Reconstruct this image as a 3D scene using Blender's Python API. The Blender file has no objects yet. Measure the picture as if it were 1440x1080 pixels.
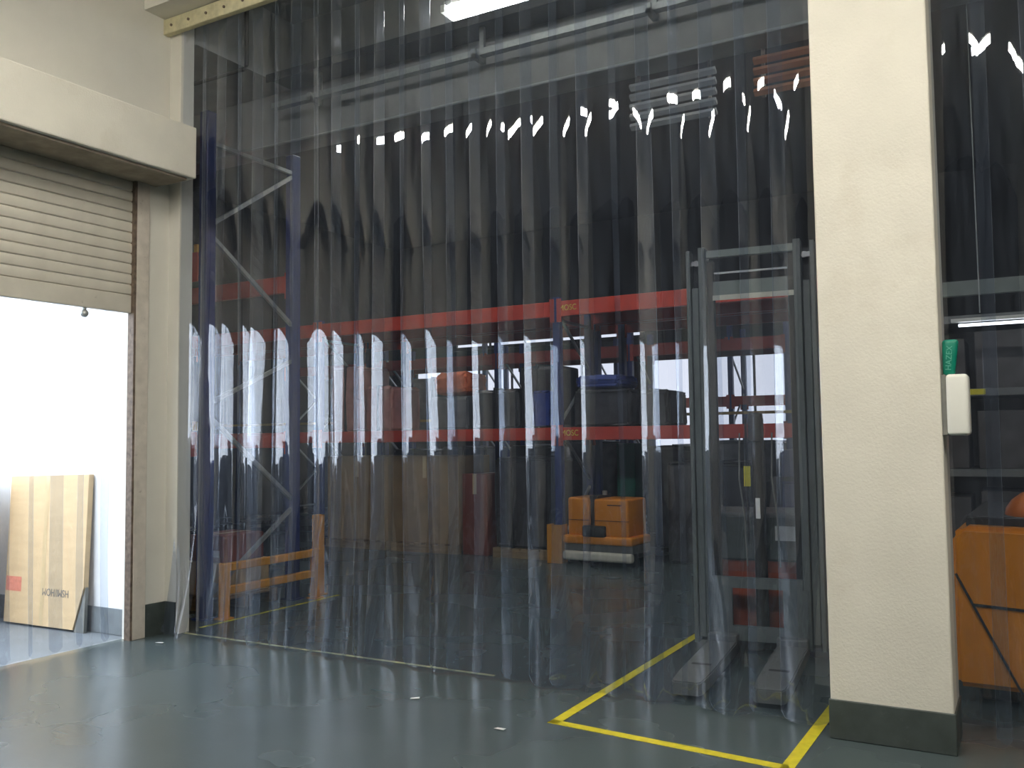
import bpy, bmesh, math, random
from mathutils import Vector, Matrix, Euler
random.seed(7)
S = bpy.context.scene
COL = S.collection

# ------------------------------------------------------------------ camera
F_PX = 1270.0
cam_d = bpy.data.cameras.new('camera'); cam = bpy.data.objects.new('camera', cam_d); COL.objects.link(cam)
cam_d.sensor_width = 36.0; cam_d.lens = F_PX / 1440.0 * 36.0; cam_d.clip_start = 0.05; cam_d.clip_end = 200
_y = Vector((1445 - 720, -(608 - 540), -F_PX)).normalized()
_x = -Vector((-1544 - 720, -(645 - 540), -F_PX)).normalized()
_x = (_x - _y * _x.dot(_y)).normalized(); _z = _x.cross(_y)
M3 = Matrix((_x, _y, _z))
cam.matrix_world = Matrix.Translation((0, 0, 1.5)) @ M3.to_4x4()
S.camera = cam

# ------------------------------------------------------------------ world (bright overcast daylight outside the shutter door)
W = bpy.data.worlds.new('sky'); S.world = W; W.use_nodes = True
W.node_tree.nodes['Background'].inputs[0].default_value = (0.90, 0.95, 1.0, 1)
W.node_tree.nodes['Background'].inputs[1].default_value = 3.1
S.view_settings.view_transform = 'Standard'; S.view_settings.look = 'None'
S.view_settings.exposure = 1.45; S.view_settings.gamma = 1.0; S.view_settings.use_curve_mapping = False
S.cycles.use_denoising = True
S.cycles.max_bounces = 8; S.cycles.transparent_max_bounces = 24; S.cycles.diffuse_bounces = 4; S.cycles.glossy_bounces = 4
S.cycles.sample_clamp_indirect = 6.0
S.cycles.caustics_reflective = False; S.cycles.caustics_refractive = False
pl = bpy.data.lights.new('door_daylight_portal', 'AREA'); pl.shape = 'RECTANGLE'; pl.size = 2.5; pl.size_y = 2.4
pl.cycles.is_portal = True
po = bpy.data.objects.new('door_daylight_portal', pl); COL.objects.link(po)
po.location = (-6.3, 3.44, 1.27); po.rotation_euler = (0, math.radians(-90), 0)

# ------------------------------------------------------------------ materials
MATS = {}
def mat(name, col, rough=0.6, metal=0.0, var=0.12, scale=6.0, bump=0.0, bscale=60.0, spec=0.5, coat=0.0, stain=None, stretch=(1, 1, 1)):
    if name in MATS: return MATS[name]
    m = bpy.data.materials.new(name); m.use_nodes = True; nt = m.node_tree; n = nt.nodes; L = nt.links
    b = n['Principled BSDF']; b.inputs['Roughness'].default_value = rough; b.inputs['Metallic'].default_value = metal
    b.inputs['Specular IOR Level'].default_value = spec; b.inputs['Coat Weight'].default_value = coat
    tc = n.new('ShaderNodeTexCoord'); mp = n.new('ShaderNodeMapping'); mp.inputs['Scale'].default_value = stretch
    L.new(tc.outputs['Object'], mp.inputs[0])
    nz = n.new('ShaderNodeTexNoise'); nz.inputs['Scale'].default_value = scale; nz.inputs['Detail'].default_value = 6
    L.new(mp.outputs[0], nz.inputs['Vector'])
    cr = n.new('ShaderNodeValToRGB'); e = cr.color_ramp.elements
    e[0].position = 0.3; e[1].position = 0.7
    e[0].color = tuple(c * (1 - var) for c in col) + (1,); e[1].color = tuple(min(1, c * (1 + var)) for c in col) + (1,)
    L.new(nz.outputs['Fac'], cr.inputs[0]); out = cr.outputs[0]
    if stain:
        n2 = n.new('ShaderNodeTexNoise'); n2.inputs['Scale'].default_value = stain[1]; n2.inputs['Detail'].default_value = 8; n2.inputs['Roughness'].default_value = 0.7
        L.new(mp.outputs[0], n2.inputs['Vector'])
        r2 = n.new('ShaderNodeValToRGB'); r2.color_ramp.elements[0].position = stain[2]; r2.color_ramp.elements[1].position = stain[2] + stain[3]
        r2.color_ramp.elements[1].color = (stain[4],) * 3 + (1,)
        L.new(n2.outputs['Fac'], r2.inputs[0])
        mx = n.new('ShaderNodeMix'); mx.data_type = 'RGBA'; L.new(r2.outputs[0], mx.inputs[0]); L.new(out, mx.inputs[6]); mx.inputs[7].default_value = stain[0] + (1,)
        out = mx.outputs[2]
    L.new(out, b.inputs['Base Color'])
    if bump:
        nb = n.new('ShaderNodeTexNoise'); nb.inputs['Scale'].default_value = bscale; nb.inputs['Detail'].default_value = 5
        L.new(mp.outputs[0], nb.inputs['Vector'])
        bp = n.new('ShaderNodeBump'); bp.inputs['Strength'].default_value = bump; bp.inputs['Distance'].default_value = 0.01
        L.new(nb.outputs['Fac'], bp.inputs['Height']); L.new(bp.outputs[0], b.inputs['Normal'])
    MATS[name] = m; return m

def emit(name, col, strength):
    if name in MATS: return MATS[name]
    m = bpy.data.materials.new(name); m.use_nodes = True; nt = m.node_tree; nt.nodes.clear()
    o = nt.nodes.new('ShaderNodeOutputMaterial'); e = nt.nodes.new('ShaderNodeEmission')
    e.inputs[0].default_value = col + (1,); e.inputs[1].default_value = strength
    nt.links.new(e.outputs[0], o.inputs[0]); MATS[name] = m; return m

def pvc(name, tint, haze, rough=0.015, hazecol=(0.62, 0.68, 0.80), bump=0.12):
    if name in MATS: return MATS[name]
    m = bpy.data.materials.new(name); m.use_nodes = True; nt = m.node_tree; n = nt.nodes; L = nt.links; n.clear()
    o = n.new('ShaderNodeOutputMaterial')
    tr = n.new('ShaderNodeBsdfTransparent'); tr.inputs[0].default_value = tint + (1,)
    df = n.new('ShaderNodeBsdfDiffuse'); df.inputs[0].default_value = hazecol + (1,)
    gl = n.new('ShaderNodeBsdfGlossy'); gl.inputs['Roughness'].default_value = rough; gl.inputs[0].default_value = (1, 1, 1, 1)
    tc = n.new('ShaderNodeTexCoord'); mp = n.new('ShaderNodeMapping'); mp.inputs['Scale'].default_value = (9, 9, 0.8)
    nz = n.new('ShaderNodeTexNoise'); nz.inputs['Scale'].default_value = 1.6; nz.inputs['Detail'].default_value = 3
    L.new(tc.outputs['Object'], mp.inputs[0]); L.new(mp.outputs[0], nz.inputs['Vector'])
    bp = n.new('ShaderNodeBump'); bp.inputs['Strength'].default_value = bump; bp.inputs['Distance'].default_value = 0.02
    L.new(nz.outputs['Fac'], bp.inputs['Height']); L.new(bp.outputs[0], gl.inputs['Normal'])
    # haze is dirt and scuffs: streaky
    n2 = n.new('ShaderNodeTexNoise'); n2.inputs['Scale'].default_value = 3.0; n2.inputs['Detail'].default_value = 7
    L.new(mp.outputs[0], n2.inputs['Vector'])
    mr = n.new('ShaderNodeMapRange'); mr.inputs[1].default_value = 0.3; mr.inputs[2].default_value = 0.75
    mr.inputs[3].default_value = haze * 0.5; mr.inputs[4].default_value = haze * 1.6
    L.new(n2.outputs['Fac'], mr.inputs[0])
    m1 = n.new('ShaderNodeMixShader'); L.new(mr.outputs[0], m1.inputs[0]); L.new(tr.outputs[0], m1.inputs[1]); L.new(df.outputs[0], m1.inputs[2])
    # Schlick reflectance, equal for both faces of the sheet
    ge = n.new('ShaderNodeNewGeometry'); dt = n.new('ShaderNodeVectorMath'); dt.operation = 'DOT_PRODUCT'
    L.new(ge.outputs['Normal'], dt.inputs[0]); L.new(ge.outputs['Incoming'], dt.inputs[1])
    ab = n.new('ShaderNodeMath'); ab.operation = 'ABSOLUTE'; L.new(dt.outputs['Value'], ab.inputs[0])
    iv = n.new('ShaderNodeMath'); iv.operation = 'SUBTRACT'; iv.inputs[0].default_value = 1.0; L.new(ab.outputs[0], iv.inputs[1])
    pw = n.new('ShaderNodeMath'); pw.operation = 'POWER'; pw.inputs[1].default_value = 5.0; L.new(iv.outputs[0], pw.inputs[0])
    ma = n.new('ShaderNodeMath'); ma.operation = 'MULTIPLY_ADD'; ma.inputs[1].default_value = 0.955; ma.inputs[2].default_value = 0.045; L.new(pw.outputs[0], ma.inputs[0])
    m2 = n.new('ShaderNodeMixShader'); L.new(ma.outputs[0], m2.inputs[0]); L.new(m1.outputs[0], m2.inputs[1]); L.new(gl.outputs[0], m2.inputs[2])
    L.new(m2.outputs[0], o.inputs[0]); MATS[name] = m; return m

M_plaster = mat('plaster_cream', (0.74, 0.71, 0.62), 0.85, var=0.05, scale=3, bump=0.25, bscale=90, stain=((0.55, 0.49, 0.38), 2.2, 0.56, 0.2, 0.35))
M_wall = mat('wall_paint', (0.73, 0.71, 0.64), 0.9, var=0.05, scale=2, bump=0.1, bscale=120)
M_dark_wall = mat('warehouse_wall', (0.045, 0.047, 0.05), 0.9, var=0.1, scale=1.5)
M_conc = mat('concrete', (0.30, 0.30, 0.285), 0.9, var=0.14, scale=4, bump=0.15, bscale=40)
M_skirt = mat('skirting_dark_green_paint', (0.055, 0.068, 0.064), 0.5, var=0.25, scale=8, stain=((0.16, 0.17, 0.16), 14, 0.62, 0.15, 0.6))
M_shutter = mat('shutter_slat_paint', (0.66, 0.62, 0.53), 0.55, var=0.06, scale=5, stain=((0.33, 0.27, 0.2), 18, 0.66, 0.1, 0.5))
M_grime = mat('grimy_steel', (0.16, 0.12, 0.09), 0.7, var=0.4, scale=25)
M_guide = mat('guide_rail_paint', (0.66, 0.60, 0.52), 0.6, var=0.1, scale=12, stain=((0.2, 0.14, 0.09), 30, 0.62, 0.1, 0.7))
M_yellow = mat('yellow_tape', (0.66, 0.57, 0.03), 0.45, var=0.12, scale=20, stain=((0.30, 0.28, 0.12), 40, 0.64, 0.12, 0.6))
M_valance = mat('pale_yellow_foam', (0.64, 0.59, 0.38), 0.85, var=0.15, scale=14, bump=0.3, bscale=50, stain=((0.35, 0.3, 0.16), 22, 0.6, 0.1, 0.6))
M_blue = mat('rack_blue_enamel', (0.020, 0.036, 0.16), 0.4, var=0.15, scale=10)
M_red = mat('rack_red_enamel', (0.55, 0.055, 0.03), 0.4, var=0.1, scale=10)
M_redfar = mat('rack_red_enamel_dark', (0.30, 0.035, 0.025), 0.5, var=0.15, scale=10)  # darker red for beams of the farther racks
M_galv = mat('galvanised_steel', (0.42, 0.44, 0.43), 0.45, 0.6, var=0.12, scale=30)
M_guard = mat('guard_yellow_orange', (0.70, 0.30, 0.025), 0.45, var=0.1, scale=12, stain=((0.2, 0.1, 0.03), 25, 0.68, 0.08, 0.6))
M_orange = mat('truck_orange', (0.78, 0.27, 0.015), 0.35, var=0.06, scale=8, coat=0.3)
M_grey = mat('truck_grey', (0.15, 0.155, 0.15), 0.45, var=0.12, scale=14)
M_greylt = mat('mast_grey_paint', (0.13, 0.145, 0.14), 0.4, var=0.1, scale=14)
M_black = mat('black_rubber', (0.018, 0.018, 0.018), 0.55, var=0.3, scale=14)
M_blacksteel = mat('black_steel', (0.025, 0.027, 0.03), 0.35, 0.3, var=0.3, scale=14)
M_chrome = mat('bright_steel', (0.75, 0.76, 0.77), 0.2, 0.9, var=0.08, scale=40)
M_bumper = mat('cream_bumper', (0.62, 0.60, 0.50), 0.6, var=0.1, scale=10)
M_white = mat('white_plastic', (0.80, 0.80, 0.74), 0.4, var=0.02, scale=5)
M_paper = mat('white_paper', (0.8, 0.8, 0.78), 0.8, var=0.04, scale=20)
M_greyplas = mat('grey_plastic', (0.19, 0.19, 0.17), 0.6, var=0.1, scale=20)
M_green = mat('green_plastic', (0.0, 0.20, 0.13), 0.4, var=0.08, scale=20)
M_greenlt = mat('green_lettering', (0.14, 0.42, 0.32), 0.5, var=0.05)
M_card = mat('cardboard', (0.60, 0.44, 0.255), 0.85, var=0.07, scale=3, bump=0.08, bscale=80, stretch=(1, 1, 6))
M_carddk = mat('cardboard_brown', (0.30, 0.20, 0.10), 0.85, var=0.12, scale=5)
M_cardred = mat('red_printed_carton', (0.20, 0.05, 0.035), 0.7, var=0.15, scale=6)
M_tape = mat('packing_tape', (0.55, 0.42, 0.24), 0.3, var=0.08, scale=8)
M_ink = mat('grey_ink', (0.15, 0.14, 0.13), 0.8, var=0.2, scale=60)
M_redink = mat('red_ink', (0.62, 0.22, 0.15), 0.8, var=0.15, scale=40)
M_wood = mat('pallet_wood', (0.28, 0.19, 0.10), 0.85, var=0.25, scale=6, stretch=(1, 8, 8))
M_plank = mat('varnished_plank', (0.36, 0.24, 0.07), 0.6, var=0.2, scale=8)
M_tarpblue = mat('blue_tarpaulin', (0.025, 0.055, 0.28), 0.5, var=0.2, scale=10, bump=0.6, bscale=14)
M_darkgoods = mat('dark_wrapped_goods', (0.045, 0.045, 0.05), 0.35, var=0.35, scale=8, bump=0.5, bscale=12)
M_greygoods = mat('grey_wrapped_goods', (0.12, 0.125, 0.14), 0.35, var=0.3, scale=7, bump=0.5, bscale=12)
M_pink = mat('pink_film_wrap', (0.48, 0.22, 0.20), 0.3, var=0.2, scale=6, bump=0.5, bscale=10)
M_orgbag = mat('orange_sack', (0.62, 0.13, 0.04), 0.7, var=0.2, scale=10, bump=0.5, bscale=18)
M_greygreen = mat('grey_green_paint', (0.20, 0.23, 0.21), 0.6, var=0.1, scale=8)
M_rust = mat('rust_brown_slat', (0.34, 0.14, 0.07), 0.7, var=0.2, scale=12)
M_slat = mat('grey_slat', (0.34, 0.35, 0.35), 0.6, var=0.1, scale=12)
M_pale = mat('outdoor_white_render', (0.80, 0.81, 0.82), 0.9, var=0.03, scale=3)
M_ground = mat('outdoor_concrete', (0.17, 0.19, 0.205), 0.6, var=0.12, scale=3)
M_pvc = pvc('clear_pvc', (0.905, 0.925, 0.955), 0.017, bump=0.06, hazecol=(0.52, 0.62, 0.80))
M_pvcedge = pvc('clear_pvc_cut_edge', (0.70, 0.77, 0.86), 0.30, hazecol=(0.75, 0.82, 0.9))
M_glass = pvc('guard_screen_polycarbonate', (0.93, 0.94, 0.95), 0.02)
M_tube = emit('fluorescent_tube_glow', (1.0, 0.945, 0.845), 92.0)
M_tubein = emit('added_tube_glow', (1.0, 0.98, 0.92), 50.0)
M_batten = emit('batten_diffuser_glow', (1.0, 0.98, 0.92), 12.0)
M_tubefar = emit('far_tube_glow', (0.9, 0.95, 1.0), 2.0)
M_win = emit('daylit_window_pane', (0.86, 0.88, 0.97), 0.42)

def floor_material():
    m = bpy.data.materials.new('epoxy_floor'); m.use_nodes = True; nt = m.node_tree; n = nt.nodes; L = nt.links; b = n['Principled BSDF']
    tc = n.new('ShaderNodeTexCoord')
    a = n.new('ShaderNodeTexNoise'); a.inputs['Scale'].default_value = 0.9; a.inputs['Detail'].default_value = 3; L.new(tc.outputs['Object'], a.inputs['Vector'])
    r = n.new('ShaderNodeValToRGB'); r.color_ramp.elements[0].position = 0.3; r.color_ramp.elements[1].position = 0.72
    r.color_ramp.elements[0].color = (0.068, 0.092, 0.097, 1); r.color_ramp.elements[1].color = (0.083, 0.110, 0.115, 1); L.new(a.outputs['Fac'], r.inputs[0])
    # fine speckle, scuffs
    s = n.new('ShaderNodeTexNoise'); s.inputs['Scale'].default_value = 26; s.inputs['Detail'].default_value = 4; L.new(tc.outputs['Object'], s.inputs['Vector'])
    sr = n.new('ShaderNodeValToRGB'); sr.color_ramp.elements[0].position = 0.5; sr.color_ramp.elements[1].position = 0.85; L.new(s.outputs['Fac'], sr.inputs[0])
    mx = n.new('ShaderNodeMix'); mx.data_type = 'RGBA'; mx.inputs[0].default_value = 0.0; L.new(r.outputs[0], mx.inputs[6]); mx.inputs[7].default_value = (0.088, 0.113, 0.117, 1)
    mp = n.new('ShaderNodeMapping'); mp.inputs['Scale'].default_value = (1, 14, 1); mp.inputs['Rotation'].default_value = (0, 0, 0.5); L.new(tc.outputs['Object'], mp.inputs[0])
    sc = n.new('ShaderNodeTexNoise'); sc.inputs['Scale'].default_value = 2.2; sc.inputs['Detail'].default_value = 5; L.new(mp.outputs[0], sc.inputs['Vector'])
    s2 = n.new('ShaderNodeValToRGB'); s2.color_ramp.elements[0].position = 0.55; s2.color_ramp.elements[1].position = 0.85; s2.color_ramp.elements[1].color = (0.2, 0.2, 0.2, 1); L.new(sc.outputs['Fac'], s2.inputs[0])
    m3 = n.new('ShaderNodeMix'); m3.data_type = 'RGBA'; L.new(s2.outputs[0], m3.inputs[0]); L.new(mx.outputs[2], m3.inputs[6]); m3.inputs[7].default_value = (0.10, 0.122, 0.125, 1)
    L.new(m3.outputs[2], b.inputs['Base Color'])
    rr = n.new('ShaderNodeMapRange'); rr.inputs[3].default_value = 0.17; rr.inputs[4].default_value = 0.36; L.new(a.outputs['Fac'], rr.inputs[0]); L.new(rr.outputs[0], b.inputs['Roughness'])
    b.inputs['Specular IOR Level'].default_value = 0.55
    return m
M_floor = floor_material()

# ------------------------------------------------------------------ mesh helpers
class MB:
    def __init__(s): s.bm = bmesh.new()
    def box(s, x0, x1, y0, y1, z0, z1, bev=0.0, seg=2, mtx=None):
        r = bmesh.ops.create_cube(s.bm, size=1.0); vs = r['verts']
        bmesh.ops.scale(s.bm, verts=vs, vec=(x1 - x0, y1 - y0, z1 - z0))
        bmesh.ops.translate(s.bm, verts=vs, vec=((x0 + x1) / 2, (y0 + y1) / 2, (z0 + z1) / 2))
        if bev:
            es = list({e for v in vs for e in v.link_edges})
            rr = bmesh.ops.bevel(s.bm, geom=es, offset=bev, segments=seg, affect='EDGES', profile=0.5)
            vs = list({v for f in rr['faces'] for v in f.verts} | {v for v in vs if v.is_valid})
        if mtx: bmesh.ops.transform(s.bm, matrix=mtx, verts=[v for v in vs if v.is_valid])
        return s
    def bar(s, a, b, w, h=None, up=(0, 0, 1)):
        a = Vector(a); b = Vector(b); h = h or w; d = (b - a); ln = d.length; d.normalize(); up = Vector(up)
        if abs(d.dot(up)) > 0.98: up = Vector((0, 1, 0))
        x = d.cross(up).normalized(); z = x.cross(d)
        m = Matrix((x, d, z)).transposed().to_4x4(); m.translation = (a + b) / 2
        return s.box(-w / 2, w / 2, -ln / 2, ln / 2, -h / 2, h / 2, mtx=m)
    def cyl(s, a, b, r, n=16, r2=None):
        a = Vector(a); b = Vector(b); d = b - a
        q = bmesh.ops.create_cone(s.bm, cap_ends=True, segments=n, radius1=r, radius2=r if r2 is None else r2, depth=d.length)
        m = d.to_track_quat('Z', 'Y').to_matrix().to_4x4(); m.translation = (a + b) / 2
        bmesh.ops.transform(s.bm, matrix=m, verts=q['verts']); return s
    def sph(s, c, r, sc=(1, 1, 1), n=16):
        q = bmesh.ops.create_uvsphere(s.bm, u_segments=n, v_segments=n // 2 + 2, radius=r)
        bmesh.ops.scale(s.bm, verts=q['verts'], vec=sc); bmesh.ops.translate(s.bm, verts=q['verts'], vec=c); return s
    def prism(s, pts, axis, a, b):
        """polygon pts extruded from a to b along axis ('x': pts=(y,z), 'y': pts=(x,z), 'z': pts=(x,y))"""
        def P(p, t): return {'x': (t, p[0], p[1]), 'y': (p[0], t, p[1]), 'z': (p[0], p[1], t)}[axis]
        A = [s.bm.verts.new(P(p, a)) for p in pts]; B = [s.bm.verts.new(P(p, b)) for p in pts]; n = len(pts)
        s.bm.faces.new(A); s.bm.faces.new(B[::-1])
        for i in range(n): s.bm.faces.new((A[i], B[i], B[(i + 1) % n], A[(i + 1) % n]))
        bmesh.ops.recalc_face_normals(s.bm, faces=s.bm.faces[:]); return s
    def tube(s, pts, r, n=8):
        pts = [Vector(p) for p in pts]; rings = []
        for i, p in enumerate(pts):
            d = (pts[min(i + 1, len(pts) - 1)] - pts[max(i - 1, 0)]).normalized()
            u = Vector((0, 0, 1)) if abs(d.z) < 0.9 else Vector((1, 0, 0))
            x = d.cross(u).normalized(); y = d.cross(x)
            rings.append([s.bm.verts.new(p + x * r * math.cos(2 * math.pi * k / n) + y * r * math.sin(2 * math.pi * k / n)) for k in range(n)])
        for a, b in zip(rings, rings[1:]):
            for k in range(n): s.bm.faces.new((a[k], a[(k + 1) % n], b[(k + 1) % n], b[k]))
        s.bm.faces.new(rings[0][::-1]); s.bm.faces.new(rings[-1]); bmesh.ops.recalc_face_normals(s.bm, faces=s.bm.faces[:]); return s
    def mesh(s, name, smooth=False, ang=35):
        me = bpy.data.meshes.new(name); s.bm.to_mesh(me); s.bm.free()
        if smooth:
            for p in me.polygons: p.use_smooth = True
            try: me.set_sharp_from_angle(angle=math.radians(ang))
            except Exception: pass
        return me
    def build(s, name, material, parent=None, smooth=False, loc=None):
        me = s.mesh(name, smooth); me.materials.append(material); return link(name, me, parent, loc)
def link(name, me, parent=None, loc=None):
    o = bpy.data.objects.new(name, me); COL.objects.link(o)
    if parent: o.parent = parent
    if loc: o.location = loc
    return o
def tag(o, label=None, cat=None, group=None, kind=None):
    if label: o['label'] = label
    if cat: o['category'] = cat
    if group: o['group'] = group
    if kind: o['kind'] = kind
    return o
def empty(name, loc=(0, 0, 0), rz=0.0, label=None, cat=None, group=None, kind=None):
    o = bpy.data.objects.new(name, None); COL.objects.link(o); o.location = loc; o.rotation_euler = (0, 0, rz); o.empty_display_size = 0.1
    return tag(o, label, cat, group, kind)
def struct(name, mb, material, label, cat=None):
    o = mb.build(name, material); return tag(o, label, cat, kind='structure')
def text(name, s, material, size, loc, rot, parent=None, ext=0.0006, sx=1.0):
    c = bpy.data.curves.new(name, 'FONT'); c.body = s; c.size = size; c.extrude = ext; c.align_x = 'CENTER'; c.align_y = 'CENTER'; c.space_character = 1.02
    t = bpy.data.objects.new(name, c); COL.objects.link(t)
    dg = bpy.context.evaluated_depsgraph_get(); me = bpy.data.meshes.new_from_object(t.evaluated_get(dg))
    bpy.data.objects.remove(t); me.materials.clear(); me.materials.append(material)
    o = link(name, me, parent, loc); o.rotation_euler = rot; o.scale = (sx, 1, 1); return o

# ================================================================== STRUCTURE
XL = -6.0      # left wall plane
CY = 4.97      # strip curtain plane
H1 = 5.75      # ceiling height of the loading room
struct('floor', MB().box(-6.12, 6, -6, 19, -0.12, 0).box(-14, -6.12, 4.86, 19, -0.12, 0), M_floor, 'glossy grey-green epoxy floor of loading room and warehouse', 'floor')
struct('ground_outside', MB().box(-40, -6.12, -25, 4.86, -0.13, -0.004), M_ground, 'pale concrete yard beyond the roller shutter', 'ground')
DY0, DY1, DTOP = 2.25, 4.635, 3.60    # door opening
w = MB().box(XL - 0.12, XL, -6, DY0, 0, H1).box(XL - 0.12, XL, DY0, DY1, DTOP, H1).box(XL - 0.12, XL, DY1, 4.93, 0, H1)
wall_left = struct('wall_left', w, M_wall, 'cream plastered wall holding the roller shutter', 'wall')
w = MB().box(-14, XL - 0.12, 4.72, 5.0, 0, 6.5)
struct('wall_outer', w, M_pale, 'sunlit white outer wall seen through the shutter opening', 'wall')
w = MB().box(-6.12, -5.87, 4.93, 5.06, 0, 4.96)
struct('wall_stub', w, M_wall, 'narrow cream wall end beside the left edge of the strip curtain', 'wall')
struct('beam_curtain', MB().box(-12, 6, 4.67, 5.06, 4.96, 6.5), M_wall, 'plastered lintel beam above the strip curtains', 'beam')
struct('ceiling', MB().box(-6, 6, -6, 4.67, H1, H1 + 0.1), M_wall, 'cream ceiling of the loading room', 'ceiling')
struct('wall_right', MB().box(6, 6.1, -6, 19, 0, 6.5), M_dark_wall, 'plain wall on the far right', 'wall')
struct('wall_rear', MB().box(-6, 6, -6.1, -6, 0, H1), mat('rear_wall_dark', (0.03, 0.03, 0.03), .9), 'dark wall behind the viewer', 'wall')
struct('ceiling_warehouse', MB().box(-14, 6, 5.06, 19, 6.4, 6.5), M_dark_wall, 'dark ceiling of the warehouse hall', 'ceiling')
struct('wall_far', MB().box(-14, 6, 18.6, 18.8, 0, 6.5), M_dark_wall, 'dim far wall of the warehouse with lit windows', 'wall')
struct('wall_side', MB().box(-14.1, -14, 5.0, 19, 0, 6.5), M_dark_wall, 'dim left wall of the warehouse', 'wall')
struct('slab', MB().box(-12, 6, 5.06, 6.5, 5.42, 5.6), M_conc, 'concrete slab just behind the strip curtain', 'ceiling')
struct('beam_side', MB().box(-7.2, -5.85, 5.06, 6.2, 4.79, 5.42), M_conc, 'concrete beam above the blue rack frame', 'beam')
struct('beam_cross', MB().box(-12, 6, 6.2, 6.5, 4.31, 5.42), M_conc, 'deep concrete cross beam behind the lighting rail', 'beam')
# skirtings
struct('baseboard_left', MB().box(XL, XL + 0.012, 4.74, 4.93, 0, 0.25).box(XL, XL + 0.012, -6, DY0 - 0.12, 0, 0.25).box(XL, -5.87, 4.918, 4.93, 0, 0.25), M_skirt, 'dark painted skirting at the foot of the cream wall end', 'baseboard')
struct('baseboard_outer', MB().box(-12, XL - 0.12, 4.705, 4.72, 0, 0.20), mat('outer_skirting_grey', (0.16, 0.18, 0.19), 0.7, var=0.15, scale=8), 'grey skirting of the sunlit outer wall', 'baseboard')
# pillar
p = MB().box(-0.905, -0.35, 4.75, 5.10, 0, 4.96, bev=0.008, seg=2)
pil = struct('pillar', p, M_plaster, 'square cream plastered pillar between the two strip curtains', 'pillar')
b = MB().box(-0.913, -0.342, 4.742, 5.108, 0.0, 0.192, bev=0.004, seg=1)
struct('baseboard_pillar', b, M_skirt, 'dark green painted base of the cream pillar', 'baseboard')

# far windows (daylit openings)
def window(name, x0, x1, z0, z1, nm, label, y=18.59):
    r = empty(name, ((x0 + x1) / 2, y, z0), label=label, kind='structure')
    cx = (x0 + x1) / 2
    f = MB().box(x0 - cx - .08, x1 - cx + .08, -.07, 0, -.08, 0).box(x0 - cx - .08, x1 - cx + .08, -.07, 0, z1 - z0, z1 - z0 + .08)
    f.box(x0 - cx - .08, x0 - cx, -.07, 0, 0, z1 - z0).box(x1 - cx, x1 - cx + .08, -.07, 0, 0, z1 - z0)
    f.build('window_frame', M_blacksteel, r)
    wdt = (x1 - x0) / nm
    for i in range(nm):
        a = x0 - cx + i * wdt
        MB().box(a + .025, a + wdt - .025, -.03, -.012, 0.0, z1 - z0).build('pane', M_win, r)
        if i: MB().box(a - .025, a + .025, -.06, 0, 0, z1 - z0).build('mullion', M_blacksteel, r)
window('window_1', -7.05, -2.6, 1.2, 3.46, 2, 'wide daylit window in the far warehouse wall behind the stacker mast')
window('window_3', -12.1, -7.3, 3.74, 3.85, 5, 'narrow high clerestory strip in the far warehouse wall')
window('window_2', -13.3, -7.8, 1.6, 3.46, 6, 'wide daylit window in the far warehouse wall behind the left racks')

# ================================================================== ROLLER SHUTTER DOOR
d = empty('door_1', (XL, (DY0 + DY1) / 2, 0), label='half-raised cream roller shutter in the left wall', kind='structure')
cy = (DY0 + DY1) / 2
hw = (DY1 - DY0) / 2
sl = MB()
pts = [(-.004, 0.0), (.007, .006), (.010, .022), (.0105, .041), (.010, .058), (.007, .0735), (-.004, .0795), (-.02, .0795), (-.02, 0.0)]
sl = MB().prism([(x_, z_) for x_, z_ in pts], 'y', -hw + .03, hw - .03)
slm = sl.mesh('slat', True, 20); slm.materials.append(M_shutter)
z = 2.655
while z < DTOP - 0.02:
    link('slat', slm, d, (-0.035, 0, z)); z += 0.082
bb = MB().box(-0.065, -0.022, -hw + .03, hw - .03, 2.512, 2.652, bev=.006).build('bottom_bar', M_shutter, d)
MB().cyl((-0.04, hw - .42, 2.475), (-0.04, hw - .42, 2.515), .014, 10).sph((-0.04, hw - .42, 2.468), .030).build('lock_knob', M_galv, bb, True)
gr = MB().box(-0.075, 0.012, hw - 0.01, hw + .105, 0, DTOP - .02, bev=.004)
gr.build('guide_rail', M_guide, d)
MB().box(-0.06, 0.008, hw - .03, hw - .008, 0, DTOP - .02).build('guide_lip', M_grime, d)
MB().box(-0.075, 0.012, -hw - .105, -hw + .01, 0, DTOP - .02, bev=.004).build('guide_rail', M_guide, d)
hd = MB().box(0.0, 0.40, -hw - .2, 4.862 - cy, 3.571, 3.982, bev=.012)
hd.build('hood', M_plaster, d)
MB().box(-0.1, 0.36, -hw - .15, 4.80 - cy, 3.552, 3.571).build('hood_underside', mat('hood_underside_plaster', (.36, .31, .24), .9, var=.2, scale=8), d)

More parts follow.
